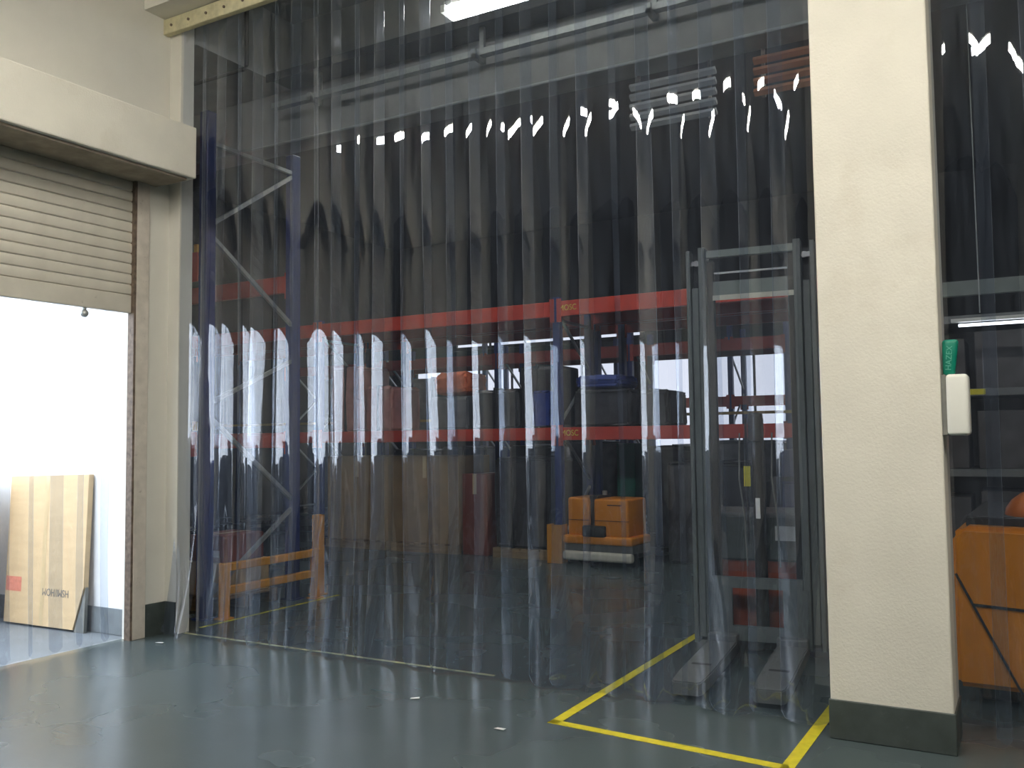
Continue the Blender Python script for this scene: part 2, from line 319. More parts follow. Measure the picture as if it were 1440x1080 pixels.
# ================================================================== STRIP CURTAINS
def strip_mesh(width, height, seed, bow_top=.022, bow=.016, twist=.12, sway=.02, nx=10, nz=56, curl=0.0, thick=.0028, lean=0.0):
    rnd = random.Random(seed)
    ph = [rnd.uniform(0, 6.28) for _ in range(6)]
    tw = rnd.uniform(-twist, twist); tw2 = rnd.uniform(-twist, twist) * .6
    bw = bow * rnd.uniform(.7, 1.25); sg = 1 if rnd.random() < .93 else -1
    sw = rnd.uniform(-sway, sway); rip = rnd.uniform(.0005, .0022); cu = curl * rnd.uniform(.3, 1.3); fold = rnd.uniform(.0, .016)
    def P(i, j):
        s = i / nx - .5; t = j / nz           # t: 0 top .. 1 bottom
        sm = t * t * (3 - 2 * t)
        am = bow_top + (bw - bow_top) * min(1, t * 1.7 + .15) * (1 + .35 * math.sin(5 * t + ph[0]))
        y = -sg * am * (1 - 4 * s * s)
        y += .15 * am * math.sin(2 * math.pi * s + ph[1]) * math.sin(2.4 * t + ph[2])
        a = tw * sm + tw2 * math.sin(4.2 * t + ph[3]) * t
        x = width * s
        y += rip * math.sin(17 * t + ph[4] + 3 * s) * t
        low = max(0.0, t - .5) * 2
        y += low * low * fold * math.sin(2 * math.pi * (s * 1.5 + .25 * t) + ph[2])
        lo = max(0, (t - .80) / .20)
        y += -cu * lo * lo + cu * .6 * lo * math.sin(6 * s + ph[5])
        x2 = x * math.cos(a) - y * math.sin(a) * .3
        y2 = y + x * math.sin(a)
        return Vector((x2 + sw * sm + lean * t, y2 + .012 * math.sin(3 * t + ph[4]) * t, -height * t))
    bm = bmesh.new()
    g = [[P(i, j) for i in range(nx + 1)] for j in range(nz + 1)]
    # rounded bottom corners
    for i in (0, nx): g[nz][i].z += .035
    for i in (1, nx - 1): g[nz][i].z += .006
    N = [[None] * (nx + 1) for _ in range(nz + 1)]
    for j in range(nz + 1):
        for i in range(nx + 1):
            dx = g[j][min(i + 1, nx)] - g[j][max(i - 1, 0)]; dz = g[min(j + 1, nz)][i] - g[max(j - 1, 0)][i]
            N[j][i] = dx.cross(dz).normalized()
    Fv = [[bm.verts.new(g[j][i] - N[j][i] * thick / 2) for i in range(nx + 1)] for j in range(nz + 1)]
    Bv = [[bm.verts.new(g[j][i] + N[j][i] * thick / 2) for i in range(nx + 1)] for j in range(nz + 1)]
    for j in range(nz):
        for i in range(nx):
            for V, fl in ((Fv, 0), (Bv, 1)):
                q = (V[j][i], V[j + 1][i], V[j + 1][i + 1], V[j][i + 1]); f = bm.faces.new(q if not fl else q[::-1]); f.smooth = True
    def rim(pa, pb):   # own vertices, so that the smooth sheet normals stay true
        A = [bm.verts.new(v.co) for v in pa]; B = [bm.verts.new(v.co) for v in pb]
        for k in range(len(A) - 1):
            f = bm.faces.new((A[k], A[k + 1], B[k + 1], B[k])); f.material_index = 1
    for c in (0, nx): rim([Fv[j][c] for j in range(nz + 1)], [Bv[j][c] for j in range(nz + 1)])
    for r in (0, nz): rim(Fv[r], Bv[r])
    me = bpy.data.meshes.new('strip'); bm.to_mesh(me); bm.free()
    me.materials.append(M_pvc); me.materials.append(M_pvcedge); return me

def curtain(name, label, cx, cyy, rz, xs, width, ztop, zbot, seed, params=None, lay=.03, crumple=False):
    r = empty(name, (cx, cyy, 0), rz, label, 'strip curtain')
    for k, x in enumerate(xs):
        kw = dict(params or {})
        if crumple and k == 0: kw.update(curl=.10, twist=.25)
        me = strip_mesh(width, ztop - zbot, seed + k, **kw)
        o = link('strip', me, r, (x, (lay if k % 2 else -lay) * .5, ztop))
    return r
n1 = 25
xs = [-5.87 + .13 + k * (4.97 - .26) / (n1 - 1) for k in range(n1)]
c1 = curtain('strip_curtain', 'wide clear plastic strip curtain hanging between cream wall and pillar', -3.4, CY, 0, [x + 3.4 for x in xs], .262, 4.94, .012, 100,
             dict(bow=.030, twist=.15, sway=.035, curl=.05), crumple=True)
MB().box(-2.55, 2.49, -.03, .03, 4.915, 4.957).build('hanging_rail', M_galv, c1)
va = MB().box(-2.6, 2.49, -.115, -.06, 4.825, 4.953, bev=.008).build('valance', M_valance, c1)
for k in range(26):
    MB().cyl((-2.5 + k * .2, -.125, 4.885), (-2.5 + k * .2, -.11, 4.885), .011, 8).build('bolt', M_grime, va)
c2 = curtain('strip_curtain', 'narrow clear plastic strip curtain right of the pillar', .3, CY, 0, [-.53 + k * .2 for k in range(7)], .262, 4.94, .012, 300,
             dict(bow=.022, twist=.2, sway=.03, curl=.04))
MB().box(-.64, .85, -.03, .03, 4.915, 4.957).build('hanging_rail', M_galv, c2)
MB().box(-.64, .85, -.115, -.06, 4.825, 4.953, bev=.008).build('valance', M_valance, c2)
c3 = curtain('strip_curtain', 'clear plastic strip curtain behind the raised roller shutter', XL - .10, 3.44, math.radians(90), [-1.08 + k * .2 for k in range(12)], .262, 3.5, .015, 500,
             dict(bow=.012, twist=.08, sway=.02, curl=.02))
MB().box(-1.19, 1.18, -.02, .02, 3.49, 3.53).build('hanging_rail', M_galv, c3)

# ================================================================== CEILING SERVICES
t = empty('cable_tray', (-3.3, 6.02, 4.55), label='long grey lighting rail with brackets under the concrete beam', cat='cable tray')
MB().box(-2.55, 8, -.17, .175, .23, .26).box(-2.55, 8, -.17, -.155, .19, .23).build('upper_channel', M_blacksteel, t)
MB().box(-2.55, 8, -.10, -.03, -.03, .02).build('lower_channel', M_galv, t)
for x in (-2.05, -.35, 1.1, 2.6):
    bk = MB().box(x - .02, x + .02, -.16, .0, -.07, -.035).box(x - .02, x + .02, -.16, -.13, -.07, 0.0).box(x - .02, x + .02, -.03, .0, -.07, .23)
    bk.build('bracket', M_galv, t)
l = empty('batten_light', (-3.12, 5.98, 4.90), label='bright fluorescent batten light on the grey rail at the top', cat='light')
MB().box(-.86, .86, -.04, .04, .105, .15, bev=.01).build('housing', M_white, l)
MB().box(-.82, .82, -.05, .05, .0, .11, bev=.02).build('diffuser', M_batten, l, True)
for x in (-.84, .84): MB().box(x - .02, x + .02, -.08, .06, .04, .10).build('lamp_holder', M_white, l)
cd = MB().tube([(-12, 6.16, 4.285), (6, 6.16, 4.285)], .012)
tag(cd.build('thin_conduit', M_galv), 'thin pale conduit running along the lower edge of the cross beam', 'conduit')
cd = MB().tube([(-5.0, 5.6, 5.40), (-5.80, 5.6, 5.40), (-5.832, 5.6, 5.36), (-5.832, 5.6, 4.80), (-5.86, 5.6, 4.775), (-6.9, 5.6, 4.775)], .018)
tag(cd.build('black_conduit', M_black), 'black cable conduit dropping down the side of the concrete beam', 'conduit')
# louvred panels hung below the cross beam
def louvre(x0, x1, y, z0, n, pitch, m, label):
    r = empty('louvre_panel', ((x0 + x1) / 2, y, z0), label=label, cat='vent'); hx = (x1 - x0) / 2
    for k in range(n): MB().bar((-hx, 0, k * pitch), (hx, 0, k * pitch), .05, .028, up=(0, .5, 1)).build('slat', m, r)
    for x in (-hx + .06, hx - .06): MB().box(x - .012, x + .012, .03, .05, -.03, 4.31 - z0).build('hanger', M_grime, r)
louvre(-2.58, -1.90, 6.45, 3.90, 5, .078, M_slat, 'grey louvred panel hanging below the cross beam')
louvre(-1.62, -1.12, 6.45, 3.98, 4, .078, M_rust, 'rust brown louvred panel hanging below the cross beam near the pillar')
# loading room fluorescent fixtures (above and behind the viewer, they show as glints on the strips)
def tube_light(x, y, z, rz, label):
    r = empty('tube_light', (x, y, z), rz, label, 'light', 'fluorescent fixtures of the loading room')
    MB().box(-.65, .65, -.09, .09, .03, .08, bev=.01).build('housing', M_white, r)
    MB().box(-.5, .5, -.045, .045, -.02, .032, bev=.012).build('diffuser', M_tube, r, True)
    for x_ in (-.515, .515): MB().box(x_ - .015, x_ + .015, -.06, .06, -.022, .05).build('end_cap', M_white, r)
    for x_ in (-.4, .4): MB().cyl((x_, 0, .08), (x_, 0, H1 - z), .005, 6).build('hanger', M_galv, r)
tube_light(-3.9, 1.9, 4.65, 0, 'hanging fluorescent fixture nearest the roller shutter')
tube_light(-1.5, 1.9, 4.65, 0, 'hanging fluorescent fixture above the viewer')
tube_light(0.9, 1.9, 4.65, 0, 'hanging fluorescent fixture right of the viewer')
tube_light(3.3, 1.9, 4.65, 0, 'hanging fluorescent fixture farthest right')
def added_bay_light(x, label):  # added lamps out of view, put in to brighten the warehouse
    r = empty('added_bay_light', (x, 8.2, 5.9), 0, label, 'light', 'added warehouse lights hidden by the cross beam')
    MB().box(-.65, .65, -.09, .09, .03, .08, bev=.01).build('housing', M_white, r)
    for s_ in (-.045, .045): MB().cyl((-.6, s_, 0), (.6, s_, 0), .014, 12).build('tube', M_tubein, r, True)
    for x_ in (-.4, .4): MB().cyl((x_, 0, .08), (x_, 0, .5), .005, 6).build('hanger', M_galv, r)
for x_, lb_ in ((-7.2, 'added unseen bay light over the left end of the red rack'), (-3.6, 'added unseen bay light over the orange pallet truck'), (0.2, 'added unseen bay light over the orange forklift')): added_bay_light(x_, lb_)

# ================================================================== PALLET RACKS
def rack(label, posts, y0, y1, h, levels, beam_h=.16, red=None, brace=True, bays=None, post_w=.09, deck=None, protector=False):
    red = red or M_red
    x0 = posts[0]; r = empty('pallet_rack', (x0, y0, 0), label=label, cat='rack')
    dpt = y1 - y0
    pm = MB().box(-post_w / 2, post_w / 2, 0, post_w, 0, h)
    pmesh = pm.mesh('upright'); pmesh.materials.append(M_blue)
    fm = MB().box(-.075, .075, -.03, .12, 0, .012).mesh('foot_plate'); fm.materials.append(M_blue)
    for x in posts:
        for yy in (0, dpt - post_w):
            link('upright', pmesh, r, (x - x0, yy, 0)); link('foot_plate', fm, r, (x - x0, yy, 0))
        if brace:
            zz = .25; sd = 0; a, b_ = post_w, dpt - post_w; step = .62
            MB().bar((x - x0, a, .18), (x - x0, b_, .18), .03, .03).build('brace', M_galv, r)
            while zz + step < h - .2:
                p0, p1 = (a, b_) if sd == 0 else (b_, a)
                MB().bar((x - x0, p0, zz), (x - x0, p1, zz + step), .03, .03).build('brace', M_galv, r)
                zz += step + .1; sd ^= 1
            MB().bar((x - x0, a, h - .28), (x - x0, b_, h - .28), .03, .03).build('brace', M_galv, r)
    return r, x0, y0, dpt, red
def beams(r, x0, xa, xb, dpt, z0, z1, m, post_w=.09, clips=True):
    for yy in (-.01, dpt - post_w + .03):
        be = MB().box(xa - x0 + post_w / 2, xb - x0 - post_w / 2, yy, yy + .05, z0, z1, bev=.004, seg=1).build('beam', m, r)
        if yy < 0: front = be
        if clips:
            for xx in (xa - x0 + post_w / 2 + .004, xb - x0 - post_w / 2 - .004):
                MB().box(xx - .03, xx + .03, yy - .008, yy + .004, z0 - .07, z1 + .03).build('beam_clip', m, be)
    return front

# rack A : its end frame stands right behind the curtain's left end, its beams go left
rA = empty('pallet_rack', (-6.15, 5.41, 0), label='blue braced rack frame just behind the left end of the strip curtain', cat='rack')
um = MB().box(-.05, .05, 0, .105, 0, 4.40, bev=.006, seg=1).mesh('upright'); um.materials.append(M_blue)
um2 = MB().box(-.05, .05, 0, .105, 0, 4.29, bev=.006, seg=1).mesh('upright'); um2.materials.append(M_blue)
for yy in (0, 1.06): link('upright', um if yy == 0 else um2, rA, (0, yy, 0)); MB().box(-.08, .08, yy - .02, yy + .13, 0, .012).build('foot_plate', M_blue, rA)
zig = [((.1, 4.13), (1.07, 4.11)), ((1.07, 4.07), (.1, 3.42)), ((.1, 3.29), (1.07, 2.62)), ((1.07, 2.27), (.1, 1.85)), ((.1, 1.70), (1.07, .96)), ((1.07, .86), (.1, .20))]
for (a, za), (b_, zb) in zig: MB().bar((.02, a, za), (.02, b_, zb), .03, .035).build('brace', M_galv, rA)
for (z0, z1) in ((2.955, 3.12), (1.44, 1.565)):
    for yy in (-.012, 1.12):
        MB().box(-2.75, -.05, yy, yy + .05, z0, z1, bev=.004, seg=1).build('beam', M_red, rA)
        MB().box(-.11, -.04, yy - .008, yy + .004, z0 - .06, z1 + .03).build('beam_clip', M_red, rA)
MB().box(-.085, -.045, -.02, .0, 3.15, 3.22).build('safety_pin', M_guard, rA)
MB().box(-.085, -.045, -.02, .0, 1.60, 1.68).build('safety_pin', M_guard, rA)
for yy in (0, 1.06): link('upright', um2, rA, (-2.8, yy, 0))

# rack B : long rack facing us across the aisle
XB = [-12.7, -8.85, -5.0, -1.15]
rB, bx0, by0, bd, _ = rack('long rack with bright red beams and yellow lettering across the aisle', XB, 9.9, 10.9, 3.24, None)
for a, b_ in zip(XB, XB[1:]):
    fronts = (beams(rB, bx0, a, b_, bd, 1.475, 1.63, M_red), beams(rB, bx0, a, b_, bd, 2.995, 3.185, M_red))
    for z0 in (1.60, 3.155):
        for k in range(9):
            MB().box(a - bx0 + .06, b_ - bx0 - .06, .05 + k * .1, .13 + k * .1, z0, z0 + .025).build('deck_board', M_red if z0 > 2 else M_wood, rB)
    MB().box(a - bx0 + .05, b_ - bx0 - .05, .9, .93, 1.76, 1.795).build('retaining_bar', M_plank, rB)
pr = MB().box(-.10, .10, -.13, -.115, 0, .46).box(-.10, -.085, -.13, .03, 0, .46).box(.085, .10, -.13, .03, 0, .46)
prm = pr.mesh('post_protector'); prm.materials.append(M_guard)
for x in XB[2:]: link('post_protector', prm, rB, (x - bx0, 0, 0))
for z, be in zip((1.56, 3.095), fronts):
    text('beam_lettering', 'MOSC', mat('label_yellow', (0.75, 0.66, 0.10), 0.6, var=.05), .10, (-4.83 - bx0, -.0125, z), (math.pi / 2, 0, 0), be, sx=.85)

# second rack standing back to back with it
rE, ex0, ey0, ed_, _ = rack('rack with red beams standing back to back behind the lettered rack', XB, 11.05, 12.05, 3.24, None, brace=False)
for a, b_ in zip(XB, XB[1:]):
    beams(rE, ex0, a, b_, ed_, 2.995, 3.185, M_red)
    for k in range(9): MB().box(a - ex0 + .06, b_ - ex0 - .06, .05 + k * .1, .14 + k * .1, 3.155, 3.18).build('deck_board', M_red, rE)
# rack C and D further away
XC = [-13.05, -10.55, -8.05, -5.55, -3.05]
rC, cx0, cy0, cd_, _ = rack('middle distance rack with dull red beams behind the first one', XC, 13.6, 14.6, 3.25, None)
for a, b_ in zip(XC, XC[1:]):
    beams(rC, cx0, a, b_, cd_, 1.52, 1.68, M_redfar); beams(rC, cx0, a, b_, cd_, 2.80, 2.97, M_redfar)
for a, b_ in zip(XC, XC[1:]):
    for k in range(9): MB().box(a - cx0 + .06, b_ - cx0 - .06, .05 + k * .1, .14 + k * .1, 2.94, 2.965).build('deck_board', M_red, rC); MB().box(a - cx0 + .06, b_ - cx0 - .06, .05 + k * .1, .14 + k * .1, 1.655, 1.679).build('deck_board', M_wood, rC)
XD = [-12.9, -10.2, -7.5, -4.8, -2.1]
rD, dx0, dy0, dd_, _ = rack('farthest rack in front of the lit windows', XD, 16.7, 17.7, 3.6, None)
for a, b_ in zip(XD, XD[1:]):
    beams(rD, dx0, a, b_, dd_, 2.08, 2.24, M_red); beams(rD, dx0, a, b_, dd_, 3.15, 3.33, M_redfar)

# ================================================================== GOODS
def bundle(name, x0, x1, y0, y1, z0, z1, m, label, cat, bev=.05, straps=0, seed=0, group=None):
    """stretch-wrapped or lumpy load: rounded, slightly bulged box with straps"""
    rnd = random.Random(seed); cx, cyy = (x0 + x1) / 2, (y0 + y1) / 2
    mb = MB().box(x0 - cx, x1 - cx, y0 - cyy, y1 - cyy, 0, z1 - z0, bev=bev, seg=3)
    bmesh.ops.subdivide_edges(mb.bm, edges=mb.bm.edges[:], cuts=1, use_grid_fill=True)
    for v in mb.bm.verts:
        k = .018 if v.co.z > .01 else 0
        v.co += Vector((rnd.uniform(-k, k), rnd.uniform(-k, k), rnd.uniform(-k, k) if v.co.z > .05 else 0))
    r = empty(name, (cx, cyy, z0), 0, label, cat, group)
    mb.build('load', m, r, True)
    for s_ in range(straps):
        sx = x0 - cx + (s_ + 1) * (x1 - x0) / (straps + 1)
        MB().box(sx - .012, sx + .012, y0 - cyy - .022, y1 - cyy + .022, .0, z1 - z0 + .022).build('strap', M_blacksteel, r)
    return r
def carton(x0, x1, y0, y1, z0, z1, m, label, rz=0.0, tape=True, lab=True, group=None):
    cx, cyy = (x0 + x1) / 2, (y0 + y1) / 2; hx, hy, hz = (x1 - x0) / 2, (y1 - y0) / 2, z1 - z0
    r = empty('carton', (cx, cyy, z0), rz, label, 'box', group)
    bd_ = MB().box(-hx, hx, -hy, hy, 0, hz, bev=.006, seg=1).build('body', m, r)
    if tape: MB().box(-.03, .03, -hy - .0015, hy + .0015, hz * .75, hz + .0015).build('tape', M_tape, bd_)
    if lab: MB().box(hx * .35, hx * .8, -hy - .002, -hy, hz * .2, hz * .45).build('shipping_label', M_paper, bd_)
    return r
def pallet(x0, x1, y0, y1, z0, label, group='wooden pallets under loads'):
    cx, cyy = (x0 + x1) / 2, (y0 + y1) / 2; hx, hy = (x1 - x0) / 2, (y1 - y0) / 2
    r = empty('pallet', (cx, cyy, z0), 0, label, 'pallet', group)
    for k in range(6):
        a = -hx + k * (2 * hx - .12) / 5; MB().box(a, a + .12, -hy, hy, .10, .12).build('deck_board', M_wood, r)
    for yy in (-hy, -.05, hy - .1): MB().box(-hx, hx, yy, yy + .1, 0, .10).build('runner', M_wood, r)
# floor level under rack B
for i, (a, b_, m, lb) in enumerate([(-8.76, -7.68, M_carddk, 'left one of two tall brown cartons on the floor under the red rack'), (-7.6, -6.52, M_carddk, 'right one of two tall brown cartons on the floor under the red rack')]):
    pallet(a, b_, 9.96, 10.86, 0, ['wooden pallet under the left tall brown carton', 'wooden pallet under the right tall brown carton'][i])
    carton(a, b_, 10.0, 10.8, .12, 1.28, m, lb, lab=False)
carton(-6.46, -6.08, 10.0, 10.6, 0, 1.05, M_cardred, 'narrow dark red carton beside the brown cartons', lab=False)
pallet(-5.98, -5.18, 9.96, 10.86, 0, 'wooden pallet under the dark strapped load')
bundle('wrapped_load', -5.96, -5.2, 10.0, 10.8, .12, 1.25, M_darkgoods, 'dark strapped load left of the blue post', 'load', straps=2, seed=3)
bundle('wrapped_load', -3.75, -2.75, 10.3, 10.86, 0, 1.2, M_darkgoods, 'tall dark wrapped load right of the orange pallet truck', 'load', straps=2, seed=4)
bundle('wrapped_load', -4.45, -3.65, 11.7, 12.2, 0, 1.35, M_greygoods, 'grey wrapped load behind the orange pallet truck', 'load', straps=1, seed=5)
# lower shelf of rack B
Z1 = 1.626
bundle('wrapped_load', -8.72, -8.2, 10.05, 10.75, Z1, 2.55, M_pink, 'tall pink film wrapped load on the left of the lower shelf', 'load', seed=6, straps=1)
bundle('wrapped_load', -8.1, -7.65, 10.05, 10.75, Z1, 2.25, M_pink, 'short pink film wrapped load right of the tall pink one', 'load', seed=16, straps=1)
bundle('sack', -6.95, -6.4, 10.05, 10.6, Z1 + .47, Z1 + .77, M_orgbag, 'orange sack lying on top of a grey bale', 'sack', bev=.1, seed=7)
bundle('wrapped_load', -6.98, -6.38, 10.03, 10.7, Z1, Z1 + .44, M_greygoods, 'grey bale with an orange sack on it', 'load', seed=8)
bundle('wrapped_load', -6.3, -5.65, 10.05, 10.75, Z1, 2.14, M_darkgoods, 'low black wrapped load in the middle of the lower shelf', 'load', seed=9, straps=1)
bundle('wrapped_load', -5.6, -5.1, 10.05, 10.75, Z1, 2.42, M_darkgoods, 'tall black wrapped load left of the post', 'load', seed=10, straps=1)
bundle('tarp_bundle', -5.35, -5.1, 9.93, 9.985, Z1 + .02, 2.08, M_tarpblue, 'blue tarpaulin hanging over the tall black load', 'tarpaulin', bev=.02, seed=11)
bundle('wrapped_load', -4.85, -4.1, 10.05, 10.75, Z1, 2.08, M_darkgoods, 'low black load under a blue tarpaulin', 'load', seed=12)
bundle('tarp_bundle', -4.85, -4.25, 10.1, 10.7, 2.11, 2.26, M_tarpblue, 'folded blue tarpaulin on the low black load', 'tarpaulin', bev=.06, seed=13)
bundle('wrapped_load', -4.0, -3.62, 10.05, 10.7, Z1, 2.05, M_darkgoods, 'small black load beside the window gap', 'load', seed=14, straps=1)
# beneath / behind
carton(-4.78, -4.52, 11.2, 11.5, 0, 1.42, mat('green_carton', (0.01, .16, .11), .6), 'narrow green carton standing behind the pallet truck', tape=False, lab=False)
# rack C loads (floor, shelf)
rr = random.Random(5)
cl = ['first', 'second', 'third', 'fourth', 'fifth', 'sixth', 'seventh', 'eighth']
for k in range(6):
    a = [-10.4, -9.3, -7.85, -6.7, -5.35, -4.2][k]
    bundle('wrapped_load', a, a + .95, 13.7, 14.5, 0, 1.25 + rr.uniform(-.15, .2), [M_darkgoods, M_greygoods][k % 2], f'{cl[k]} wrapped load from the left on the floor under the middle rack', 'load', seed=20 + k, straps=1, group='loads under the middle rack')
for k, (a, b_, h_) in enumerate([(-9.9, -9.0, .95), (-7.8, -6.9, .62), (-6.6, -5.85, .75)]):
    bundle('wrapped_load', a, b_, 13.65, 14.5, 1.682, 1.682 + h_, [M_greygoods, M_darkgoods, M_darkgoods][k], ['grey wrapped load on the left of the middle rack shelf', 'wide dark load in the middle of the middle rack shelf', 'narrow dark load right of the wide one on the middle rack shelf'][k], 'load', seed=30 + k, straps=1)
# stacked cartons behind the stacker
for j in range(4):
    for k in range(2):
        a = -2.15 + k * .44
        carton(a, a + .42, 9.2, 9.65, j * .34, j * .34 + .335, mat('navy_carton', (.05, .055, .12), .5, var=.3), f"navy carton in the {['bottom', 'second', 'third', 'top'][j]} row of the {['left', 'right'][k]} pile behind the stacker", tape=False)
# items at the foot of the blue frame
carton(-6.75, -6.28, 5.75, 6.35, .121, .418, M_card, 'lower carton with white label on the pallet behind the orange guard')
carton(-6.72, -6.3, 5.8, 6.3, .42, .66, M_cardred, 'red printed carton on top behind the orange guard')
pallet(-6.85, -6.24, 5.68, 6.42, 0, 'wooden pallet behind the orange guard')

# ================================================================== RACK END GUARD
g = empty('rack_guard', (-5.995, 5.50, 0), label='orange steel rack end guard with two rails', cat='guard rail')
for yy in (0.0, 1.13): MB().box(-.035, .035, yy, yy + .075, 0.01, .47, bev=.005, seg=1).build('post', M_guard, g); MB().box(-.06, .06, yy - .02, yy + .095, 0, .012).build('foot_plate', M_guard, g)
for zz in (.40, .205): MB().box(-.03, .03, .07, 1.135, zz, zz + .065, bev=.005, seg=1).build('rail', M_guard, g)
g2 = empty('guard_post', (-6.10, 6.83, 0), label='short orange post beyond the orange rack guard', cat='bollard')
MB().box(-.045, .045, -.045, .045, 0, .78, bev=.01).build('post', M_guard, g2); MB().box(-.07, .07, -.065, .065, 0, .012).build('foot_plate', M_guard, g2)

# ================================================================== FLOOR MARKINGS
fm = empty('floor_marking', (-1.63, 4.3, 0.0), label='yellow tape rectangle on the floor around the stacker', cat='floor marking')
M_worn = mat('worn_yellow_paint', (0.36, 0.34, 0.20), 0.6, var=0.3, scale=12)
def tapeline(a, b_, w, parent, o=(0, 0), m=None):
    MB().bar((a[0] - o[0], a[1] - o[1], .0012), (b_[0] - o[0], b_[1] - o[1], .0012), w, .0018).build('tape_line', m or M_yellow, parent)
o_ = (-1.63, 4.3)
tapeline((-2.235, 4.32), (-2.235, 7.3), .06, fm, o_); tapeline((-2.265, 4.345), (-1.0, 4.235), .06, fm, o_); tapeline((-1.005, 4.21), (-.965, 7.3), .06, fm, o_)
f2 = empty('floor_marking', (-5.93, 6.2, 0), label='thin yellow line along the foot of the orange rack guard', cat='floor marking')
tapeline((-5.90, 5.2), (-5.90, 6.9), .035, f2, (-5.93, 6.2))
f3 = empty('floor_marking', (-4, 5.06, 0), label='worn yellow line under the foot of the wide strip curtain', cat='floor marking')
tapeline((-5.85, 5.0), (-3.0, 5.0), .03, f3, (-4, 5.06), M_worn)

# ================================================================== STRADDLE STACKER
st = empty('pallet_stacker', (-1.65, 6.27, 0), math.radians(6), 'dark grey pallet stacker with tall mast and two low forks', 'stacker')
for s_ in (-1, 1):
    def X(a, b_): return (min(s_ * a, s_ * b_), max(s_ * a, s_ * b_))
    a, b_ = X(.300, .350)
    MB().box(a, b_, -.02, .10, .06, 2.845, bev=.004, seg=1).build('mast_channel', M_greylt, st)
    a, b_ = X(.356, .404)
    MB().box(a, b_, .0, .10, .10, 2.56, bev=.004, seg=1).build('inner_mast_channel', M_greylt, st)
    a, b_ = X(.410, .440)
    MB().box(a, b_, -.01, .10, .06, 2.83, bev=.004, seg=1).build('mast_channel', M_greylt, st)
    a, b_ = X(.30, .44)
    MB().box(a, b_, .10, .115, .06, 2.80).build('mast_back_plate', M_blacksteel, st)
    a, b_ = X(.255, .298)
    MB().box(a, b_, .03, .10, .30, 2.75).build('mast_gap_shade', M_black, st)  # black strip stands for the shade in the gap beside the rails
    MB().cyl((s_ * .372, .02, 2.74), (s_ * .372, .08, 2.74), .022, 14).build('roller', M_chrome, st, True)
    MB().cyl((s_ * .402, .02, 2.74), (s_ * .402, .08, 2.74), .018, 14).build('roller', M_chrome, st, True)
    MB().box(*X(.05, .062), .02, .05, .75, 1.62).build('lift_chain', M_blacksteel, st)
MB().box(-.30, .30, .02, .07, 2.775, 2.825).build('top_crossbar', M_greygreen, st)
MB().box(-.30, .30, .06, .075, 2.66, 2.672).build('upper_rod', M_galv, st)
MB().box(-.26, .30, .03, .09, 2.50, 2.60).build('middle_crossbar', M_greygreen, st)
MB().box(-.26, .30, .02, .03, 2.465, 2.50).build('middle_crossbar_highlight', M_bumper, st)  # cream strip paints the bright highlight below the crossbar
MB().box(-.30, .30, -.03, .0, .455, .53).build('carriage_bar', M_greylt, st)
MB().box(-.33, .33, -.03, .0, .10, .20).build('carriage_bar', M_greylt, st)
for s_ in (-1, 1): MB().box(min(s_ * .17, s_ * .33), max(s_ * .17, s_ * .33), -.03, .0, .19, .46).build('carriage_plate', M_greylt, st)
MB().box(-.285, .285, .115, .122, .55, 2.46).build('guard_screen', M_glass, st)
cyl = MB().cyl((0.02, .06, .08), (0.02, .06, 1.40), .043, 20).cyl((.02, .06, 1.40), (.02, .06, 1.46), .050, 20)
lc = cyl.build('lift_cylinder', M_black, st, True)
MB().box(-.045, .055, .02, .10, 1.46, 1.66, bev=.02).build('cylinder_head', M_black, st, True)
MB().box(-.075, -.03, .012, .016, 1.15, 1.29).build('yellow_sticker', M_yellow, lc)
MB().box(0.0, .03, .008, .017, .93, 1.07).build('white_sticker', M_paper, lc)
for x in (-.10, .12):
    MB().tube([(x, .03, 1.52), (x - .01, .03, 1.2), (x + .02, .03, .95), (x + .03, .04, .6)], .006, 6).build('hose', M_greyplas, st)
# forks
for s_ in (-1, 1):
    cxf = s_ * .23
    fp = [(-.10, -.0), (-.10, -.35), (-.10, -.95), (-.088, -1.19), (-.07, -1.22), (.07, -1.22), (.088, -1.19), (.10, -.95), (.10, -.35), (.10, 0)]
    mb = MB().prism([(cxf + a, b_) for a, b_ in fp], 'z', .03, .105)
    bmesh.ops.bevel(mb.bm, geom=[e for e in mb.bm.edges if all(v.co.z > .10 for v in e.verts)], offset=.008, segments=2, affect='EDGES')
    fo = mb.build('fork', M_grey, st)
    MB().box(cxf - .06, cxf + .06, -.80, -.76, .1045, .1065).build('fork_slot', M_black, fo)
    for s2 in (-.03, .03): MB().cyl((cxf + s2 - .02, -1.0, .034), (cxf + s2 + .02, -1.0, .034), .034, 16).build('load_wheel', M_black, fo, True)
    MB().box(cxf - .10, cxf + .10, -.12, -.03, .05, .15, bev=.01).build('fork_heel', M_grey, st)
# body behind the mast
MB().box(-.40, .40, .16, .60, .12, .80, bev=.04, seg=3).build('power_unit', mat('stacker_hood_rust_orange', (.40, .075, .03), .4, var=.15, scale=6), st, True)
MB().box(-.38, .38, .14, .70, .62, .96, bev=.03, seg=3).build('battery_cover', M_grey, st, True)
MB().box(.05, .33, .126, .140, .64, .93).build('cover_panel', M_greylt, st)
MB().box(-.33, -.05, .126, .140, .64, .93).build('cover_panel', M_greylt, st)
MB().box(.11, .25, .122, .126, .77, .87).build('type_plate', M_paper, st)
MB().cyl((-.1, .62, .075), (.1, .62, .075), .075, 20).build('drive_wheel', M_black, st, True)
MB().bar((0, .7, .8), (0, 1.15, 1.15), .05, .05).bar((-.18, 1.15, 1.15), (.18, 1.15, 1.15), .035, .035, up=(0, 1, 0)).build('tiller', M_black, st)

